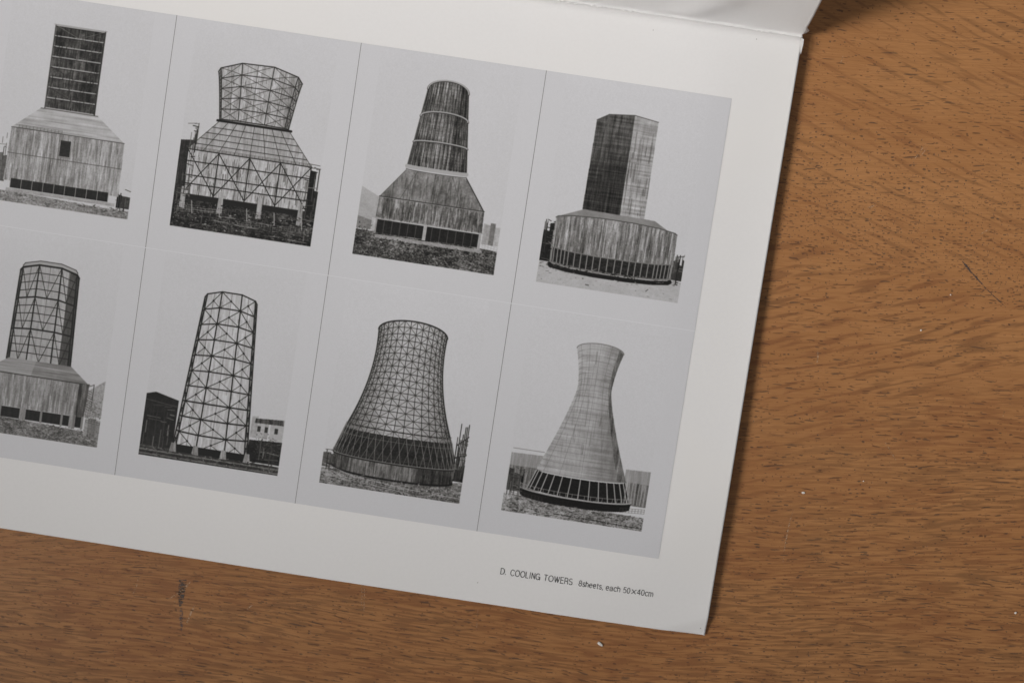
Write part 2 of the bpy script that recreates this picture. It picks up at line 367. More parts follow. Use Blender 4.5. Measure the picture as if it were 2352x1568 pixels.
# ------------------------------------------------------------------ the eight printed sheets: pictures drawn here in code, pixel by pixel
K = 1.75; IW, IH = int(400*K), int(500*K)
YY, XX = np.mgrid[0:IH, 0:IW]; XX = (XX+.5)/K; YY = (YY+.5)/K
SKY = .728
def vnoise(rs, sx, sy):
    """smooth value noise, features about sx by sy sheet units"""
    nx, ny = int(400/sx)+3, int(500/sy)+3; g = rs.rand(ny, nx)
    fx = XX/sx; fy = YY/sy; ix = fx.astype(int); iy = fy.astype(int); fx = fx-ix; fy = fy-iy
    fx = fx*fx*(3-2*fx); fy = fy*fy*(3-2*fy)
    a = g[iy, ix]*(1-fx)+g[iy, ix+1]*fx; b = g[iy+1, ix]*(1-fx)+g[iy+1, ix+1]*fx
    return a*(1-fy)+b*fy
class Plate:
    def __init__(s, seed):
        s.rs = np.random.RandomState(seed); s.r = random.Random(seed)
        s.a = np.full((IH, IW), SKY)+(s.rs.rand()-.5)*.012
        bw = 4.3; bi = (XX/bw).astype(int); tb = s.rs.rand(120)[bi]; seam = s.rs.rand(120, 8)[bi, ((YY+bi*37 % 61)/62).astype(int) % 8]
        gap = np.clip(1-np.abs((XX/bw) % 1-.5+.5*np.sign((XX/bw) % 1-.5)*-1)*bw/.5, 0, 1)
        s.streaks = .5+(tb-.5)*.30+(seam-.5)*.35+(vnoise(s.rs, 1.3, 16)-.5)*.55+(vnoise(s.rs, 4, 34)-.5)*.35+(vnoise(s.rs, 1.1, 1.6)-.5)*.35-.30*gap*s.rs.rand(120)[bi]
        s.blot = vnoise(s.rs, 26, 26)*.5+vnoise(s.rs, 9, 9)*.3+vnoise(s.rs, 3, 3)*.2
        s.courses = vnoise(s.rs, 60, 2.4)
        s.grit = vnoise(s.rs, 2.2, 1.6)*.5+vnoise(s.rs, 6, 3)*.3+vnoise(s.rs, 18, 6)*.2
    def mask(s, pts):
        m = np.zeros((IH, IW), bool); n = len(pts)
        ys = [p[1] for p in pts]; r0 = max(0, int((min(ys)-1)*K)); r1 = min(IH, int((max(ys)+2)*K))
        if r1 <= r0: return m
        X, Y = XX[r0:r1], YY[r0:r1]; mm = np.zeros(X.shape, bool)
        for i in range(n):
            x1, y1 = pts[i]; x2, y2 = pts[(i+1) % n]
            if y1 == y2: continue
            mm ^= ((y1 > Y) != (y2 > Y)) & (X < (x2-x1)*(Y-y1)/(y2-y1)+x1)
        m[r0:r1] = mm; return m
    def fill(s, pts, tone, streak=0., blot=0., course=0., grit=0., alpha=1.):
        m = s.mask(pts)
        t = tone if not callable(tone) else tone(XX, YY)
        t = t + streak*(s.streaks-.5)*2 + blot*(s.blot-.5)*2 + course*(s.courses-.5)*2 + grit*(s.grit-.5)*2
        t = np.broadcast_to(t, s.a.shape)
        s.a[m] = s.a[m]*(1-alpha)+np.clip(t, .1, .76)[m]*alpha
        return m
    def line(s, x1, y1, x2, y2, w, tone, alpha=1.):
        x0 = int(max(0, (min(x1, x2)-w-1)*K)); xe = int(min(IW, (max(x1, x2)+w+2)*K)); y0 = int(max(0, (min(y1, y2)-w-1)*K)); ye = int(min(IH, (max(y1, y2)+w+2)*K))
        if xe <= x0 or ye <= y0: return
        X = XX[y0:ye, x0:xe]; Y = YY[y0:ye, x0:xe]; dx, dy = x2-x1, y2-y1; L = dx*dx+dy*dy+1e-9
        t = np.clip(((X-x1)*dx+(Y-y1)*dy)/L, 0, 1); d = np.hypot(X-x1-t*dx, Y-y1-t*dy)
        c = np.clip((w/2+.3-d)/.6, 0, 1)*alpha
        s.a[y0:ye, x0:xe] = s.a[y0:ye, x0:xe]*(1-c)+tone*c
    def poly(s, pts, w, tone, alpha=1.):
        for p_, q_ in zip(pts, pts[1:]): s.line(*p_, *q_, w, tone, alpha)
    def drips(s, m, n, y0, y1, tone, lmax=40, w=1.0, alpha=.5):
        ys, xs = np.nonzero(m)
        for _ in range(n):
            k = s.r.randrange(len(ys)); x, y = xs[k]/K, ys[k]/K
            if y < y0 or y > y1: continue
            L = s.r.uniform(.2, 1)*lmax; s.line(x, y, x+s.r.uniform(-.6, .6), min(y+L, y1), w*s.r.uniform(.5, 1.5), tone, alpha*s.r.uniform(.3, 1))
    def ground(s, top, tone, var, seed=0):
        pts = [(46, top[0])]+[(46+308*(i+1)/len(top), t) for i, t in enumerate(top)]+[(354, 447), (46, 447)]
        return s.fill(pts, tone, blot=var*.6, grit=var)
    def finish(s, line=True):
        a = SKY-(SKY-s.a)*np.where(s.a < SKY-.03, 1.17, 1.0)
        for q in (1, 1): a = (a+np.roll(a, 1, 0)+np.roll(a, -1, 0)+np.roll(a, 1, 1)+np.roll(a, -1, 1))/5
        a += (vnoise(s.rs, 1.3, 1.3)-.5)*.022+(vnoise(s.rs, 3, 3)-.5)*.014+(vnoise(s.rs, 90, 90)-.5)*.010
        # faint tone of the picture's own paper against the sheet
        a[(XX < 46) | (XX > 354) | (YY > 447)] = SKY+(vnoise(s.rs, 1.3, 1.3)-.5)[(XX < 46) | (XX > 354) | (YY > 447)]*.016
        inside = (XX > 46) & (XX < 354) & (YY > 22) & (YY < 447)
        a[inside] -= .007*np.clip((YY[inside]-20)/300, 0, 1)+.003
        return a
def rubble(p, x0, x1, y0, y1, n, lo=.13, hi=.66):
    for _ in range(n):
        x = p.r.uniform(x0, x1); y = p.r.uniform(y0, y1); L = p.r.uniform(1, 9)*p.r.random(); a = p.r.gauss(0, .35)
        p.line(x, y, min(354, max(46, x+L*math.cos(a))), y+L*math.sin(a), p.r.uniform(.6, 2.4), p.r.choice([lo, lo, .3, hi, .5]), p.r.uniform(.4, .95))
def rail(p, x0, y0, x1, y1, n, tone, h=7):
    for k in (0, .5, 1): p.line(x0, y0-h*k, x1, y1-h*k, .7, tone, .85)
    for k in range(n+1): x = x0+(x1-x0)*k/n; y = y0+(y1-y0)*k/n; p.line(x, y, x, y-h, .8, tone, .9)
def pipes(p, x0, x1, y0, y1, n, tone=.18):
    for _ in range(n):
        x = p.r.uniform(x0, x1); y = p.r.uniform(y0, y1)
        if p.r.random() < .5: p.line(x, y, x, min(y1+10, y+p.r.uniform(10, 50)), p.r.uniform(.8, 2.6), tone+p.r.uniform(-.05, .25), .9)
        else: p.line(x, y, min(x1, x+p.r.uniform(5, 30)), y+p.r.uniform(-3, 3), p.r.uniform(.8, 2.2), tone+p.r.uniform(-.05, .3), .9)
def seams(s, n, tone=.36, alpha=.4):
    for k in range(1, n): s.ring(k/n, .6, tone, alpha)
def trees(p, x0, x1, y, h, tone=.3):
    for _ in range(int((x1-x0)*h/5)):
        x = p.r.uniform(x0, x1); yy = y-abs(p.r.gauss(0, .45))*h; p.line(x, yy, x+p.r.uniform(-2, 2), yy+p.r.uniform(-2, 2), p.r.uniform(.8, 2), tone+p.r.uniform(-.12, .25), .7)
class Shaft:
    """a tower seen from half its height: ring curves bow up at the top and down near the foot"""
    def __init__(s, p, y0, y1, width, bow0, bow1, facets=0, rot=0., cx=200):
        s.p, s.y0, s.y1, s.w, s.b0, s.b1, s.f, s.rot, s.cx = p, y0, y1, width, bow0, bow1, facets, rot, cx
        if facets:
            st = 2*math.pi/facets; an = [rot+st*k for k in range(-facets, facets)]
            an = sorted(a for a in an if -math.pi/2+.02 < a < math.pi/2-.02)
            s.ph = [-math.pi/2]+an+[math.pi/2] if not (abs(an[0]+math.pi/2) < .1) else an
            s.ph = sorted(s.ph)
        else: s.ph = [-math.pi/2+math.pi*i/40 for i in range(41)]
    def pt(s, phi, t):
        if s.f:
            for a, b in zip(s.ph, s.ph[1:]):
                if a-1e-9 <= phi <= b+1e-9:
                    f = (phi-a)/(b-a); x = math.sin(a)*(1-f)+math.sin(b)*f; c = math.cos(a)*(1-f)+math.cos(b)*f; break
        else: x, c = math.sin(phi), math.cos(phi)
        return (s.cx+x*s.w(t), s.y0+(s.y1-s.y0)*t-c*(s.b0+(s.b1-s.b0)*t))
    def outline(s, t0=0., t1=1.):
        top = [s.pt(p_, t0) for p_ in s.ph]; bot = [s.pt(p_, t1) for p_ in s.ph]
        n = 24; R_ = [s.pt(s.ph[-1], t0+(t1-t0)*i/n) for i in range(n+1)]; L_ = [s.pt(s.ph[0], t0+(t1-t0)*i/n) for i in range(n+1)]
        return top+R_+bot[::-1]+L_[::-1]
    def ring(s, t, w, tone, alpha=1.): s.p.poly([s.pt(p_, t) for p_ in s.ph], w, tone, alpha)
    def rib(s, phi, w, tone, t0=0., t1=1., alpha=1.): s.p.poly([s.pt(phi, t0+(t1-t0)*i/14) for i in range(15)], w, tone, alpha)
    def diag(s, a, ta, b, tb, w, tone, alpha=1.): s.p.poly([s.pt(a+(b-a)*i/6, ta+(tb-ta)*i/6) for i in range(7)], w, tone, alpha)
def lin(a, b): return lambda t: a+(b-a)*t

def low_blocks(p, x0, x1, y0, y1, tone, n=5, var=.12):
    """plain low sheds and walls behind the foot of a tower"""
    x = x0
    while x < x1:
        w = p.r.uniform(.4, 1)*(x1-x0)/n*1.6; h = p.r.uniform(0, .35)*(y1-y0); xe = min(x1, x+w)
        p.fill([(x, y0+h), (xe, y0+h+p.r.uniform(-3, 3)), (xe, y1), (x, y1)], tone+p.r.uniform(-var, var), streak=.04, grit=.07); x = xe
def openings(p, x0, x1, yt, yb, n, post_tone, w=1.6, bow=0.):
    top = [(x0+(x1-x0)*i/12, yt-bow*math.sin(math.pi*i/12)) for i in range(13)]; bot = [(x0+(x1-x0)*i/12, yb+bow*.5*math.sin(math.pi*i/12)) for i in range(13)]
    p.fill(top+bot[::-1], .17, grit=.05, streak=.03)
    for i in range(n+1):
        x = x0+(x1-x0)*i/n; f = math.sin(math.pi*i/n); p.line(x, yt-bow*f, x, yb+bow*.5*f, w, post_tone)

def plate_a():      # square dark shaft with level beams on a pale boarded base
    p = Plate(11); p.ground([424, 427, 430, 430], .52, .16)
    low_blocks(p, 46, 78, 330, 405, .42, 3); low_blocks(p, 325, 354, 385, 425, .25, 2)
    p.fill([(146, 58), (254, 58), (254, 236), (146, 236)], .27, streak=.10, blot=.16, grit=.05)
    for k in range(4): p.fill([(147+26.5*k, 60), (151+26.5*k, 60), (151+26.5*k, 236), (147+26.5*k, 236)], .34, streak=.1, alpha=.35)
    for k in range(9):
        y = 59+k*22.1; p.line(147, y, 253, y, 2.5, .60); p.line(147, y+2.2, 253, y+2.2, 1.3, .16)
    for k in range(0, 8, 2):
        y = 59+k*22.1; p.line(148, y, 200, y+22, 1.1, .5 if k == 0 else .2, .8); p.line(200, y+22, 252, y, 1.1, .5 if k == 0 else .2, .8); p.line(200, y, 200, y+22, 1.0, .45, .7)
    p.line(146, 57, 146, 238, 2.2, .30); p.line(254, 57, 254, 238, 3.0, .24); p.line(143, 57, 257, 57, 2.0, .6)
    p.fill([(138, 238), (262, 238), (326, 287), (80, 287)], .63, course=.07, blot=.05)
    p.line(80, 287, 326, 287, 1.6, .3); p.line(138, 238, 262, 238, 1.6, .35)
    m = p.fill([(80, 288), (326, 288), (328, 402), (76, 402)], .58, streak=.14, blot=.05)
    p.drips(m, 120, 288, 400, .3, 40, 1.2, .5)
    p.line(78, 342, 327, 342, 1.1, .3)
    for x in (128, 178, 228, 278): p.line(x, 288, x-1, 402, .8, .34, .7)
    openings(p, 92, 306, 396, 416, 9, .58, 1.4)
    p.fill([(84, 417), (322, 417), (322, 424), (84, 424)], .6, grit=.08)
    p.fill([(190, 300), (212, 300), (212, 334), (190, 334)], .2, grit=.05); p.line(188, 336, 214, 336, 2, .5)
    rubble(p, 48, 352, 426, 445, 260, .3, .62); p.drips(p.mask([(147, 60), (253, 60), (253, 236), (147, 236)]), 130, 60, 234, .5, 14, 1.2, .5); p.drips(p.mask([(147, 60), (253, 60), (253, 236), (147, 236)]), 120, 60, 234, .14, 20, 1.8, .6)
    pipes(p, 46, 74, 300, 400, 16); rail(p, 96, 286, 190, 286, 12, .35, 6); pipes(p, 322, 353, 380, 420, 14)
    return p
def plate_b():      # wide flaring braced tower over a broad braced skirt, dark yard
    p = Plate(22); low_blocks(p, 46, 82, 250, 445, .17, 2, .06); low_blocks(p, 318, 354, 268, 445, .16, 2, .05)
    p.fill([(46, 380), (354, 380), (354, 445), (46, 445)], .2, blot=.14, grit=.22)
    w = lambda t: 91-16*t**.8
    s = Shaft(p, 105, 205, w, 28, 2, 8, .30, 197)
    m = p.fill(s.outline(), lambda X, Y: .66-.06*((X-197)/90)**2-.08*(X > 262), streak=.10, blot=.04)
    p.drips(m, 260, 100, 205, .3, 16, 1.1, .6)
    for k in range(6): s.ring(k/5, 2.1 if k in (0, 5) else 1.7, .17)
    for ph in s.ph: s.rib(ph, 1.7, .2)
    for a, b in zip(s.ph, s.ph[1:]):
        for k in range(5): s.diag(a, k/5, b, (k+1)/5, .9, .22); s.diag(b, k/5, a, (k+1)/5, .9, .22)
        s.rib((a+b)/2, .8, .3)
    p.line(118, 208, 278, 208, 5, .15)
    m = p.fill([(120, 211), (276, 211), (332, 276), (63, 276)], .62, streak=.08, blot=.03)
    for k in range(1, 5): p.line(120-11.5*k, 211+13*k, 276+11*k, 211+13*k, 1.5, .24)
    for k in range(9): p.line(121+19.4*k, 211, 63+33.6*k, 276, 1.1, .25)
    m = p.fill([(63, 277), (332, 277), (334, 372), (64, 372)], .66, streak=.10, blot=.03)
    p.drips(m, 260, 277, 372, .22, 30, 1.2, .7)
    for y in (277, 302, 332, 350): p.line(62, y, 333, y, 2.1, .16)
    for k in range(5): p.line(64+67*k, 277, 64+67*k, 372, 2.2, .17)
    for k in range(4): x = 64+67*k; p.line(x, 278, x+67, 370, 1.7, .15); p.line(x, 370, x+67, 278, 1.7, .15)
    p.fill([(60, 372), (336, 372), (336, 384), (60, 384)], .17)
    for x in (66, 148, 233, 322): p.fill([(x-5, 358), (x+5, 358), (x+6, 404), (x-6, 404)], .58, streak=.1)
    for k in range(34):
        x = p.r.uniform(50, 345); y = p.r.uniform(388, 438); p.line(x, y, min(353, x+p.r.uniform(8, 60)), y+p.r.uniform(-2, 2), p.r.uniform(.7, 1.8), p.r.uniform(.35, .62), .75)
    for k in range(22): x = p.r.uniform(50, 350); p.line(x, p.r.uniform(388, 415), x, p.r.uniform(418, 440), .9, .5, .7)
    rubble(p, 48, 352, 386, 441, 620); rail(p, 52, 412, 150, 405, 12, .55, 9); rail(p, 190, 425, 345, 418, 16, .5, 9); pipes(p, 48, 80, 210, 380, 46); pipes(p, 320, 352, 262, 380, 34); rail(p, 66, 276, 332, 276, 30, .3, 5)
    for k in range(5): p.line(86+k*60, 386, 90+k*60, 412, 2.2, .6, .9)
    return p
def plate_c():      # ribbed round chimney-like shaft over a folded concrete base
    p = Plate(33); p.fill([(46, 300), (120, 332), (120, 380), (46, 380)], .62, blot=.04, grit=.03)
    low_blocks(p, 46, 84, 356, 390, .55, 3); low_blocks(p, 318, 354, 332, 385, .56, 3)
    m = p.ground([392, 395, 392, 394, 396], .34, .30)
    s = Shaft(p, 75, 246, lambda t: 44+21*t, 22, -2)
    m = p.fill(s.outline(), lambda X, Y: .44-.10*(np.abs(X-197)/60)**2-.07*(X > 222), streak=.22, course=.05, blot=.10)
    for k in range(23):
        ph = -math.pi/2+math.pi*k/22; s.rib(ph, 1.2, .22, alpha=.8)
        if k % 2: s.rib(ph+.05, 1.0, .55, alpha=.6)
    for t, w in ((0, 2.4), (.345, 2.6), (.675, 2.6)):
        s.ring(t, w+1.8, .25); s.ring(t-.004, w, .62)
    s.ring(.985, 8, .62); s.ring(1.02, 1.4, .3)
    p.fill([(135, 252), (266, 252), (314, 316), (86, 316)], .47, blot=.14, grit=.06, streak=.05)
    p.line(199, 252, 199, 316, 2, .36)
    for x in (160, 236): p.line(x, 252, 200+(x-200)*1.75, 316, 1.2, .34)
    p.line(266, 252, 313, 316, 2.2, .25); p.line(135, 252, 87, 316, 1.6, .4); p.line(86, 316, 314, 316, 2, .24)
    m = p.fill([(86, 318), (314, 318), (316, 362), (84, 362)], .46, streak=.18, blot=.16)
    p.drips(m, 60, 318, 360, .62, 30, 1.8, .6); p.line(83, 362, 317, 362, 2.6, .58)
    openings(p, 87, 313, 365, 394, 13, .40, 1.1); p.fill([(190, 364), (197, 364), (197, 396), (190, 396)], .64, grit=.06)
    for x in (86, 313): p.fill([(x-3, 364), (x+3, 364), (x+3, 400), (x-3, 400)], .6, streak=.1)
    p.fill([(80, 397), (320, 397), (322, 405), (78, 405)], .56, grit=.10)
    for k in range(46): x = p.r.uniform(50, 350); y = p.r.uniform(408, 440); p.line(x, y, x+p.r.uniform(-5, 5), y-p.r.uniform(2, 8), 1.2, p.r.uniform(.13, .25), .8)
    rubble(p, 48, 352, 404, 446, 520); trees(p, 46, 90, 404, 22, .25); trees(p, 46, 200, 446, 26, .2); p.drips(m, 120, 316, 362, .24, 30, 2.0, .6); rail(p, 320, 392, 353, 398, 5, .6, 10)
    body = p.mask([(135, 252), (266, 252), (314, 316), (86, 316)]); p.drips(body, 120, 252, 314, .26, 26, 2, .45); p.drips(body, 60, 252, 314, .64, 22, 2, .4)
    return p
def plate_d():      # eight-sided concrete shaft, sooted foot, on a wide drum with uprights
    p = Plate(44); p.ground([398, 402, 410, 408, 402], .655, .035)
    low_blocks(p, 46, 70, 318, 400, .22, 2, .06)
    low_blocks(p, 330, 354, 352, 400, .3, 2, .06)
    s = Shaft(p, 88, 279, lin(75, 77), 22, -4, 8, .05, 198)
    ph = s.ph
    tones = [.36, .33, .60, .56, .5]
    def facet(i0, i1, tone, soot):
        pts = [s.pt(ph[i0], 0), s.pt(ph[i1], 0), s.pt(ph[i1], 1), s.pt(ph[i0], 1)]
        f = lambda X, Y: tone-soot*np.clip((Y-150)/70, 0, 1)-soot*.25*np.clip((p.blot-.45)*4, 0, 1)*np.clip((Y-90)/80, 0, 1)
        p.fill(pts, f, streak=.09 if soot else .05, course=.07, blot=.06)
    for i in range(len(ph)-1): facet(i, i+1, tones[min(i, 4)], .10 if i < 2 else 0.)
    for i in range(1, len(ph)-1): s.rib(ph[i], 1.0, .3, alpha=.6)
    s.ring(0, 1.4, .32)
    p.fill([(124, 279), (278, 281), (330, 309), (296, 300), (120, 294), (70, 302)], .52, blot=.05)
    d = Shaft(p, 304, 372, lin(131, 133), 12, -10, 12, .26, 199)
    m = p.fill(d.outline(), .52, streak=.17, blot=.06)
    p.drips(m, 200, 296, 372, .25, 50, 1.4, .55); d.ring(0, 2.0, .34)
    b = Shaft(p, 366, 396, lin(132, 131), -9, -10, 12, .26, 199)
    p.fill(b.outline(), .2, grit=.10)
    for k in range(26): f = -math.pi/2+math.pi*(k+.5)/26; b.rib(f, 2.2, .52); 
    b.ring(0, 2.2, .46); b.ring(1.05, 3.4, .46); b.ring(1.3, 9, .16)
    rubble(p, 48, 352, 402, 412, 160, .13, .5); rubble(p, 48, 352, 414, 445, 60, .5, .69); pipes(p, 46, 68, 310, 395, 26); pipes(p, 332, 353, 345, 398, 20); seams(s, 22, .36, .35); p.drips(p.mask(s.outline()), 150, 100, 275, .2, 60, 2, .35)
    return p
def plate_e():      # straight eight-sided lattice on a pale boarded drum, rough grass
    p = Plate(55); p.ground([410, 412, 415, 418], .45, .20)
    low_blocks(p, 320, 354, 372, 425, .5, 3); p.fill([(315, 330), (354, 300), (354, 380), (318, 385)], .58, grit=.08, blot=.05)
    s = Shaft(p, 90, 282, lin(64, 70), 20, 0, 8, .39, 203)
    m = p.fill(s.outline(), lambda X, Y: .62-.30*(X > 246), streak=.05, blot=.05)
    for k in range(13): s.ring(k/12, 3.2 if k % 4 == 0 else 1.5, .17)
    for ph in s.ph: s.rib(ph, 2.8, .16)
    for a, b in zip(s.ph, s.ph[1:]):
        mid = (a+b)/2
        for k in range(3): s.diag(a, k/3, mid, (k+1)/3, 1.3, .2); s.diag(b, k/3, mid, (k+1)/3, 1.3, .2)
        s.rib(mid, .8, .3)
    q = Shaft(p, 78, 88, lin(60, 64), 16, 17, 8, .39, 203); p.fill(q.outline(), .60); q.ring(0, 1.6, .25); q.ring(1, 3.6, .16)
    p.fill([(138, 280), (275, 280), (318, 314), (88, 314)], .50, course=.09, blot=.04); p.fill([(138, 280), (198, 280), (190, 314), (88, 314)], .57, course=.05)
    p.line(86, 314, 320, 314, 2, .25)
    m = p.fill([(86, 315), (298, 315), (298, 386), (86, 386)], .55, streak=.13); p.fill([(298, 315), (320, 312), (316, 390), (298, 390)], .36, streak=.12)
    p.drips(m, 160, 315, 386, .32, 40, 1.0, .5)
    openings(p, 88, 314, 387, 410, 5, .50, 5)
    for x in (87, 183, 292): p.fill([(x-7, 384), (x+7, 384), (x+7, 414), (x-7, 414)], .52, streak=.1)
    p.line(318, 318, 330, 312, 1.4, .3); p.line(330, 312, 330, 372, 1.6, .25)
    for k in range(9): p.line(318, 326+5*k, 330, 330+5*k, 1.0, .25, .8)
    for k in range(80): x = p.r.uniform(48, 352); y = p.r.uniform(416, 446); p.line(x, y, x+p.r.uniform(-3, 3), y-p.r.uniform(2, 5), .8, p.r.choice([.25, .6]), .6)
    rubble(p, 48, 352, 412, 446, 520, .26, .62); trees(p, 318, 354, 385, 50, .42); rail(p, 322, 395, 353, 398, 5, .3, 9)
    return p
def plate_f():      # tall tapering lattice tower between dark sheds, track in front
    p = Plate(66)
    p.fill([(46, 312), (66, 306), (118, 318), (118, 425), (46, 425)], .19, blot=.05, grit=.04)
    p.line(46, 324, 116, 332, 1.2, .36)
    for k in range(4): p.line(60+15*k, 340, 60+15*k, 415, .9, .25)
    low_blocks(p, 282, 320, 318, 372, .62, 2, .04); p.fill([(324, 330), (353, 325), (353, 380), (324, 380)], .64, grit=.05); p.fill([(282, 378), (354, 374), (354, 425), (282, 425)], .19, blot=.06, grit=.08)
    p.ground([424, 425, 427, 428], .30, .12)
    for k in range(5): y = 429+k*4.4; p.line(46, y, 354, y+1, 1.2, .56 if k % 2 else .14)
    s = Shaft(p, 86, 414, lin(57, 82), 17, -8, 8, .40, 200)
    m = p.fill(s.outline(), lambda X, Y: .70-.03*(X > 245), streak=.07, blot=.03)
    p.drips(m, 70, 90, 412, .32, 18, 1.4, .5)
    rows = 10
    for k in range(rows+1): s.ring(k/rows, 3.0 if k > 6 else 2.5, .15)
    for ph in s.ph: s.rib(ph, 2.6, .15)
    for j, (a, b) in enumerate(zip(s.ph, s.ph[1:])):
        s.rib((a+b)/2, .8, .33)
        for k in range(rows):
            if (k+j) % 2 == 0: s.diag(a, k/rows, b, (k+1)/rows, 1.4, .18)
            else: s.diag(b, k/rows, a, (k+1)/rows, 1.4, .18)
            s.diag((a+b)/2, (k+.5)/rows, (b if (k+j) % 2 else a), (k+1)/rows, 1.0, .2)
            x, y = s.pt((a+b)/2, (k+.5)/rows); p.line(x-.1, y, x+.1, y, 4.2, .16)
    p.fill([(116, 412), (284, 412), (286, 428), (114, 428)], .15)
    for x in (119, 168, 230, 282): p.fill([(x-5, 410), (x+5, 410), (x+8, 430), (x-8, 430)], .55, streak=.1)
    rubble(p, 48, 352, 426, 446, 160, .12, .55); pipes(p, 50, 112, 330, 415, 26, .22); trees(p, 296, 340, 405, 34, .2); pipes(p, 286, 352, 372, 420, 22, .2); p.fill([(290, 330), (350, 326), (352, 338), (288, 340)], .3, streak=.15)
    for x in (296, 312, 334): p.fill([(x, 346), (x+7, 346), (x+7, 358), (x, 358)], .25)
    return p
def plate_g():      # round waisted lattice tower on a dark drum
    p = Plate(77)
    low_blocks(p, 46, 70, 375, 410, .30, 2); low_blocks(p, 330, 354, 350, 400, .2, 2, .05)
    for k in range(6): x = 334+3.4*k; p.line(x, 300+p.r.uniform(-30, 20), x, 380, 1.8, .2); 
    p.line(328, 350, 354, 340, 3, .22); p.line(330, 322, 354, 300, 2.4, .25)
    p.ground([412, 416, 418, 412, 400], .47, .22)
    def w(t): return 69+6*(1-t)**3+50*t**2.0
    s = Shaft(p, 98, 322, w, 27, -6, 0, 0, 201)
    m = p.fill(s.outline(), lambda X, Y: .67-.20*(np.abs(X-201)/100)**2, streak=.03, blot=.05)
    for k in range(19): s.ring(k/18, 1.25 if k else 3.0, .17)
    A = [-math.pi/2+math.pi*k/17 for k in range(18)]
    for ph in A: s.rib(ph, 1.25, .18)
    for j in range(17):
        for k in range(18):
            if (j+k) % 2: s.diag(A[j], k/18, A[j+1], (k+1)/18, .9, .24)
            else: s.diag(A[j+1], k/18, A[j], (k+1)/18, .9, .24)
    f = Shaft(p, 318, 372, lin(118, 136), -6, -10, 0, 0, 201)
    p.fill(f.outline(), .20, grit=.08, blot=.05)
    for t, w_, c in ((-.2, 1.4, .25), (-.08, 1.0, .5), (.05, 1.4, .25), (.2, 1.0, .45)): f.ring(t, w_, c)
    for k in range(22): a = -math.pi/2+math.pi*k/22; f.diag(a, -.2, a+.1, 1, 1.3, .5); f.diag(a+.14, .1, a, 1, 1.1, .45)
    g = Shaft(p, 374, 406, lin(134, 130), -10, -13, 0, 0, 201)
    m = p.fill(g.outline(), lambda X, Y: .44-.14*(X > 250)-.08*(X < 100), streak=.12, blot=.10); p.drips(m, 90, 376, 420, .2, 26, 1.4, .6)
    g.ring(0, 3.4, .22); g.ring(-.06, 1.2, .58); g.ring(1.0, 4, .15)
    for k in range(60): x = p.r.uniform(48, 350); y = p.r.uniform(424, 446); p.line(x, y, x+p.r.uniform(6, 34), y+p.r.uniform(-3, 3), .9, p.r.choice([.2, .66, .62]), .6)
    p.poly([(48, 402), (110, 420), (220, 432), (352, 436)], 1.2, .64); p.poly([(48, 407), (110, 425), (220, 438), (352, 442)], 1.0, .22)
    rubble(p, 48, 352, 418, 447, 480, .16, .67); pipes(p, 326, 353, 300, 385, 36); pipes(p, 46, 70, 372, 405, 12); rail(p, 60, 428, 240, 440, 18, .66, 9); g.ring(-.25, .9, .3); rail(p, 80, 374, 322, 374, 34, .3, 6)
    return p
def plate_h():      # smooth concrete hourglass on slanting legs, railing round the basin
    p = Plate(88)
    for x0, x1 in ((50, 120), (300, 356)): p.fill([(x0, 318), (x1, 316), (x1, 345), (x0, 345)], .56, streak=.05); p.fill([(x0, 345), (x1, 345), (x1, 395), (x0, 395)], .45, streak=.15)
    low_blocks(p, 50, 84, 348, 400, .24, 3); p.line(52, 308, 120, 308, 1.0, .4)
    p.ground([408, 412, 416, 418], .52, .22)
    def w(t): return 36+15*(max(0, 1-t/.36))**2+62*max(0, (t-.30)/.70)**1.25
    s = Shaft(p, 74, 345, w, 16, -7, 0, 0, 206)
    cxs = lambda Y: 206
    m = p.fill(s.outline(), lambda X, Y: .62-.12*np.clip((X-206)/60, 0, 1), streak=.03, blot=.05, course=.04)
    for k in range(24): s.ring(k/23, .8, .42, .6)
    side = [s.pt(1.05, .01)]+[s.pt(1.57, i/20) for i in range(21)]+[s.pt(.95, 1-i/20) for i in range(21)]
    p.fill(side, lambda X, Y: .40, streak=.16, blot=.10, alpha=.75); p.drips(m, 60, 76, 300, .34, 60, 1.3, .4)
    for k in range(5): s.rib(-1.0+.5*k, 1.0, .40, alpha=.5)
    s.ring(0, 1.6, .45)
    f = Shaft(p, 347, 386, lin(98, 112), -8, -12, 0, 0, 206); p.fill(f.outline(), .16, grit=.06)
    for k in range(15): a = -1.45+2.9*k/14; f.rib(a, 2.2, .62)
    b = Shaft(p, 388, 404, lin(122, 120), -12, -14, 0, 0, 200); p.fill(b.outline(), .15, grit=.04)
    b.ring(0, 2.4, .60); b.ring(-.6, 1.1, .56)
    for k in range(28): a = -1.5+3.0*k/27; b.rib(a, 1.0, .56, -.6, 0)
    for k in range(70): x = p.r.uniform(50, 350); y = p.r.uniform(424, 446); p.line(x, y, x+p.r.uniform(3, 20), y+p.r.uniform(-2, 2), 1.0, p.r.choice([.22, .68, .66, .3]), .6)
    p.line(160, 437, 353, 441, 1.6, .2)
    for x in range(60, 350, 24): p.line(x, 430, x, 444, 1.2, .6)
    rubble(p, 48, 352, 416, 447, 460, .2, .7); pipes(p, 50, 84, 345, 400, 34); rail(p, 60, 408, 130, 414, 9, .3, 8); rail(p, 300, 412, 353, 408, 8, .35, 9)
    for x in range(306, 352, 7): p.line(x, 346, x, 392, 1.5, .62)
    return p

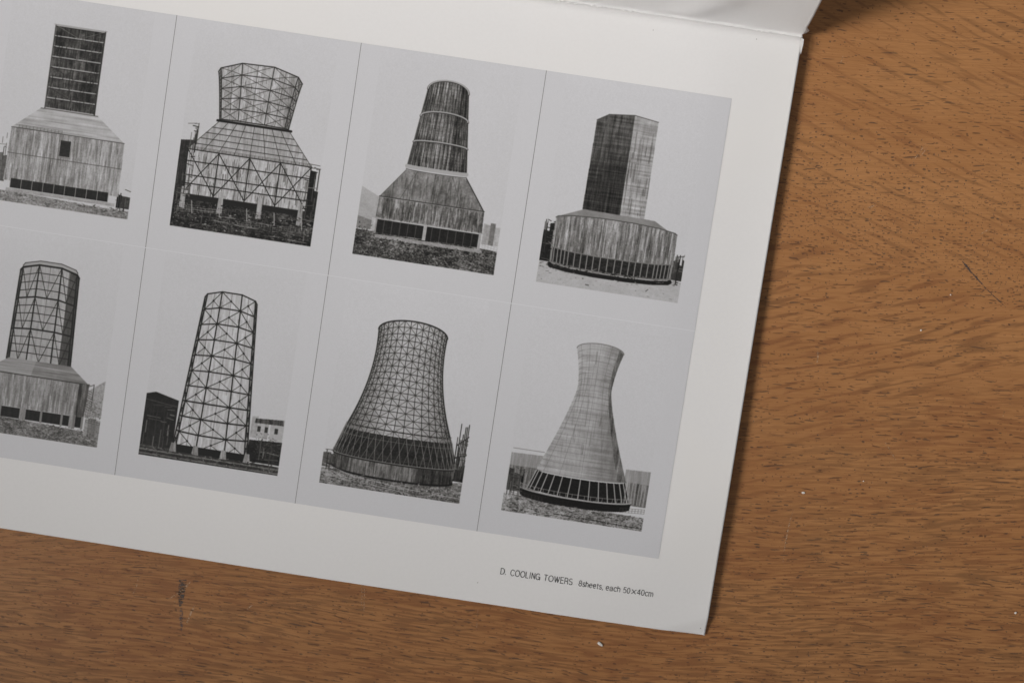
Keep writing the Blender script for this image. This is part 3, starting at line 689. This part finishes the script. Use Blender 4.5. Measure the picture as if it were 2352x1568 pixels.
def printed_material(name, arr, j):
    """the picture printed on one sheet: pixels computed above, ink on grey stock"""
    a = np.clip(arr, 0, 1); li = np.where(a <= .04045, a/12.92, ((a+.055)/1.055)**2.4)/PRINT_GAIN
    li = np.clip(li, 0, 1); sr = np.where(li <= .0031308, li*12.92, 1.055*np.power(np.maximum(li, 1e-6), 1/2.4)-.055)
    px = np.ones((IH, IW, 4), np.float32)
    dark = np.clip((SKY-a)/.6, 0, 1)
    px[..., 0] = sr*(1+.020*dark); px[..., 1] = sr*(1.0); px[..., 2] = sr*(1.018-.05*dark)
    img = bpy.data.images.new(name, IW, IH, alpha=False); img.colorspace_settings.name = 'sRGB'
    img.pixels.foreach_set(px[::-1].ravel()); img.update(); img.pack()
    N = NT(name); t = N.n.new('ShaderNodeTexImage'); t.image = img; t.extension = 'EXTEND'; t.interpolation = 'Cubic'
    uvn = N.n.new('ShaderNodeUVMap'); uvn.uv_map = 'print'; N.l.new(uvn.outputs[0], t.inputs[0])
    N.l.new(t.outputs[0], N.b.inputs['Base Color']); N.b.inputs['Roughness'].default_value = .58; N.b.inputs['Specular IOR Level'].default_value = .3
    return N.m
PRINT_GAIN = .81
plates = [[plate_a, plate_b, plate_c, plate_d], [plate_e, plate_f, plate_g, plate_h]]
desc = [['printed picture of a square dark shaft with level beams on a boarded base', 'printed picture of a wide flared braced tower in a dark yard', 'printed picture of a ribbed round shaft on a folded concrete base', 'printed picture of an eight sided concrete shaft with sooted foot'],
        ['printed picture of a straight lattice tower on a pale drum', 'printed picture of a tall tapering lattice tower between dark sheds', 'printed picture of a round waisted lattice tower', 'printed picture of a smooth concrete hourglass tower']]
for j in range(2):
    for i in range(4):
        arr = plates[j][i]().finish()
        gx = 1.0                                                  # sheet borders as printed: dark hairline between columns, pale one between rows
        if i: arr[:, :int(1.2*K)] = .34 + .06*np.random.RandomState(i).rand(IH, int(1.2*K))
        if j == 1 and True: arr[:int(1.4*K), :] = .775
        if j == 1 and i: arr[:int(2.0*K), :int(2.2*K)] = .775
        mat = printed_material('print_on_grey_stock', arr, j)
        u0, v0 = i*SW, j*SH; n1, n2 = 24, 30
        uu = [u0+SW*k/n1 for k in range(n1+1)]; vv = [v0+SH*k/n2 for k in range(n2+1)]
        verts, faces = grid_surface(uu, vv, page_z, .00006)
        uvs = [(a_/n1, 1-b_/n2) for b_ in range(n2+1) for a_ in range(n1+1)]
        o = fmesh('printed_sheet', verts, faces, mat, True, uvs); o['label'] = desc[j][i]
# ------------------------------------------------------------------ caption
ink_m = NT('caption_ink'); N = ink_m
N.l.new(N.mix(N.noise(N.n.new('ShaderNodeTexCoord').outputs['Object'], 3000, 2, .5), (.02, .02, .021, 1), (.035, .035, .037, 1)), N.b.inputs['Base Color']); N.b.inputs['Roughness'].default_value = .5
chunks = [('D.', 1527, 1544.5, 1.9), ('COOLING', 1557, 1647, 1.9), ('TOWERS', 1658, 1745, 1.9), ('8sheets,', 1764, 1838, 1.75), ('each', 1846, 1890, 1.75), ('50', 1899, 1920, 1.75), ('\u00d7', 1924.5, 1938, 1.3), ('40cm', 1941, 1990, 1.75)]
def arc(cx, cy, rx, ry, a0, a1, n=14): return [(cx+rx*math.cos(R(a0+(a1-a0)*i/n)), cy+ry*math.sin(R(a0+(a1-a0)*i/n))) for i in range(n+1)]
def ess(w, h): return arc(w*.5, h*.745, w*.43, h*.255, 28, 250, 14)[:-1]+[(w*.5, h*.505)]+arc(w*.5, h*.26, w*.5, h*.26, 62, -155, 14)
G = {'D': [[(0, 0), (0, 1), (.28, 1)]+arc(.28, .5, .42, .5, 90, -90)+[(0, 0)]], '.': [[(0, .045), (.09, .045)]],
 'C': [arc(.40, .5, .40, .5, 38, 322, 24)], 'O': [arc(.43, .5, .43, .5, 0, 360, 30)], 'L': [[(0, 1), (0, 0), (.50, 0)]], 'I': [[(0, 0), (0, 1)]],
 'N': [[(0, 0), (0, 1), (.60, 0), (.60, 1)]], 'G': [arc(.42, .5, .42, .5, 38, 345, 26), [(.46, .46), (.84, .46), (.84, 0)]], 'T': [[(0, 1), (.66, 1)], [(.33, 1), (.33, 0)]],
 'W': [[(0, 1), (.25, 0), (.48, .97), (.71, 0), (.96, 1)]], 'E': [[(.54, 1), (0, 1), (0, 0), (.56, 0)], [(0, .53), (.50, .53)]],
 'R': [[(0, 0), (0, 1), (.34, 1)]+arc(.34, .74, .23, .26, 90, -90)+[(0, .48)], [(.36, .48), (.50, .44), (.56, .30), (.60, 0)]], 'S': [ess(.60, 1)],
 's': [ess(.42, .74)], '8': [arc(.27, .76, .22, .24, 0, 360, 20), arc(.27, .26, .27, .26, 0, 360, 20)],
 'h': [[(0, 0), (0, 1)], [(0, .46)]+arc(.22, .48, .22, .25, 180, 0)[1:]+[(.44, 0)]], 'e': [[(.03, .39), (.50, .39)]+arc(.27, .37, .25, .37, 8, 318, 20)],
 't': [[(.14, .93), (.14, .12)]+arc(.25, .11, .11, .11, 180, 260, 6), [(0, .72), (.28, .72)]], ',': [[(.05, .09), (.05, 0), (0, -.14)]],
 'a': [arc(.23, .51, .21, .22, 165, 0, 12)+[(.44, .1), (.50, .01)], [(.44, .44), (.22, .40)]+arc(.21, .2, .21, .2, 95, 320, 12)+[(.44, .2)]],
 'c': [arc(.25, .37, .25, .37, 42, 318, 20)], '5': [[(.48, 1), (.10, 1), (.05, .50)]+arc(.25, .325, .27, .325, 140, -145, 18)], '0': [arc(.26, .5, .26, .5, 0, 360, 26)],
 '4': [[(.42, 0), (.42, 1), (0, .28), (.56, .28)]], 'm': [[(0, 0), (0, .74)], [(0, .5)]+arc(.19, .50, .19, .24, 180, 0)[1:]+[(.38, 0)], [(.38, .5)]+arc(.57, .50, .19, .24, 180, 0)[1:]+[(.76, 0)]],
 '\u00d7': [[(0, 0), (.62, .8)], [(0, .8), (.62, 0)]]}
cv, cf = [], []; zc = 0
for txt, x0, x1, cap in chunks:
    strokes = []; x = 0
    for ch in txt:
        if ch == 'I': x += .10
        wmax = 0
        for st in G[ch]: strokes.append([(x+a_, b_) for a_, b_ in st]); wmax = max(wmax, max(a_ for a_, b_ in st))
        x += wmax+(.12 if ch == 'I' else 0)+(.21 if ch.islower() or ch.isdigit() else .25)
    mx = max(a_ for st in strokes for a_, b_ in st); us0 = .1789+(x0-1527)*.1026e-3+.00008; us1 = .1789+(x1-1527)*.1026e-3-.00008
    sx = (us1-us0)/mx; sy = .00175/1.0*cap/1.75*.97; off = .0001 if txt == '\u00d7' else 0; hw = .000104 if cap > 1.8 else .000096
    if txt == '\u00d7': sy = .00160
    for st in strokes:
        pts = [(us0+a_*sx, .15370-b_*sy-off) for a_, b_ in st]; pts = [p_ for i, p_ in enumerate(pts) if i == 0 or math.hypot(p_[0]-pts[i-1][0], p_[1]-pts[i-1][1]) > 1e-6]; zc += 1
        for (ax, ay), (bx, by) in zip(pts, pts[1:]):             # every piece of a stroke, lengthened by half its width to close the joints
            L = math.hypot(bx-ax, by-ay); tx_, ty_ = (bx-ax)/L*hw*.5, (by-ay)/L*hw*.5; nx_, ny_ = -(by-ay)/L*hw, (bx-ax)/L*hw; k = len(cv)
            for (qx, qy) in ((ax-tx_+nx_, ay-ty_+ny_), (bx+tx_+nx_, by+ty_+ny_), (bx+tx_-nx_, by+ty_-ny_), (ax-tx_-nx_, ay-ty_-ny_)):
                cv.append(P(qx, qy, page_z(qx, qy)+.00006+(k % 40)*.0000004))
            cf.append((k, k+3, k+2, k+1))
fmesh('caption', cv, cf, ink_m.m, False)['label'] = 'small black caption naming the pictures'
# specks and foxing printed or fallen on the card
sp_m = NT('paper_speck'); sp_m.b.inputs['Base Color'].default_value = (.40, .39, .37, 1)
rnd = random.Random(4)
for (px, py, r) in [(1097, 1337, .00022), (1611, 1447, .00020), (1500, 70, .00018), (1738, 90, .0002)]:
    c = ray(px, py, LIFT); du = Vector((c.x-TX, c.y-TY, 0)); cth, sth = math.cos(TH), math.sin(TH)
    u = du.x*cth+du.y*sth; v = du.x*sth-du.y*cth
    if v < V_TOP+.0003: continue
    vv_ = [P(u+r*math.cos(a)*rnd.uniform(.6, 1), v+r*math.sin(a), page_z(u, v)+.00007) for a in [i*math.pi/4 for i in range(8)]]
    fmesh('paper_speck', vv_, [tuple(range(8))], sp_m.m, False)
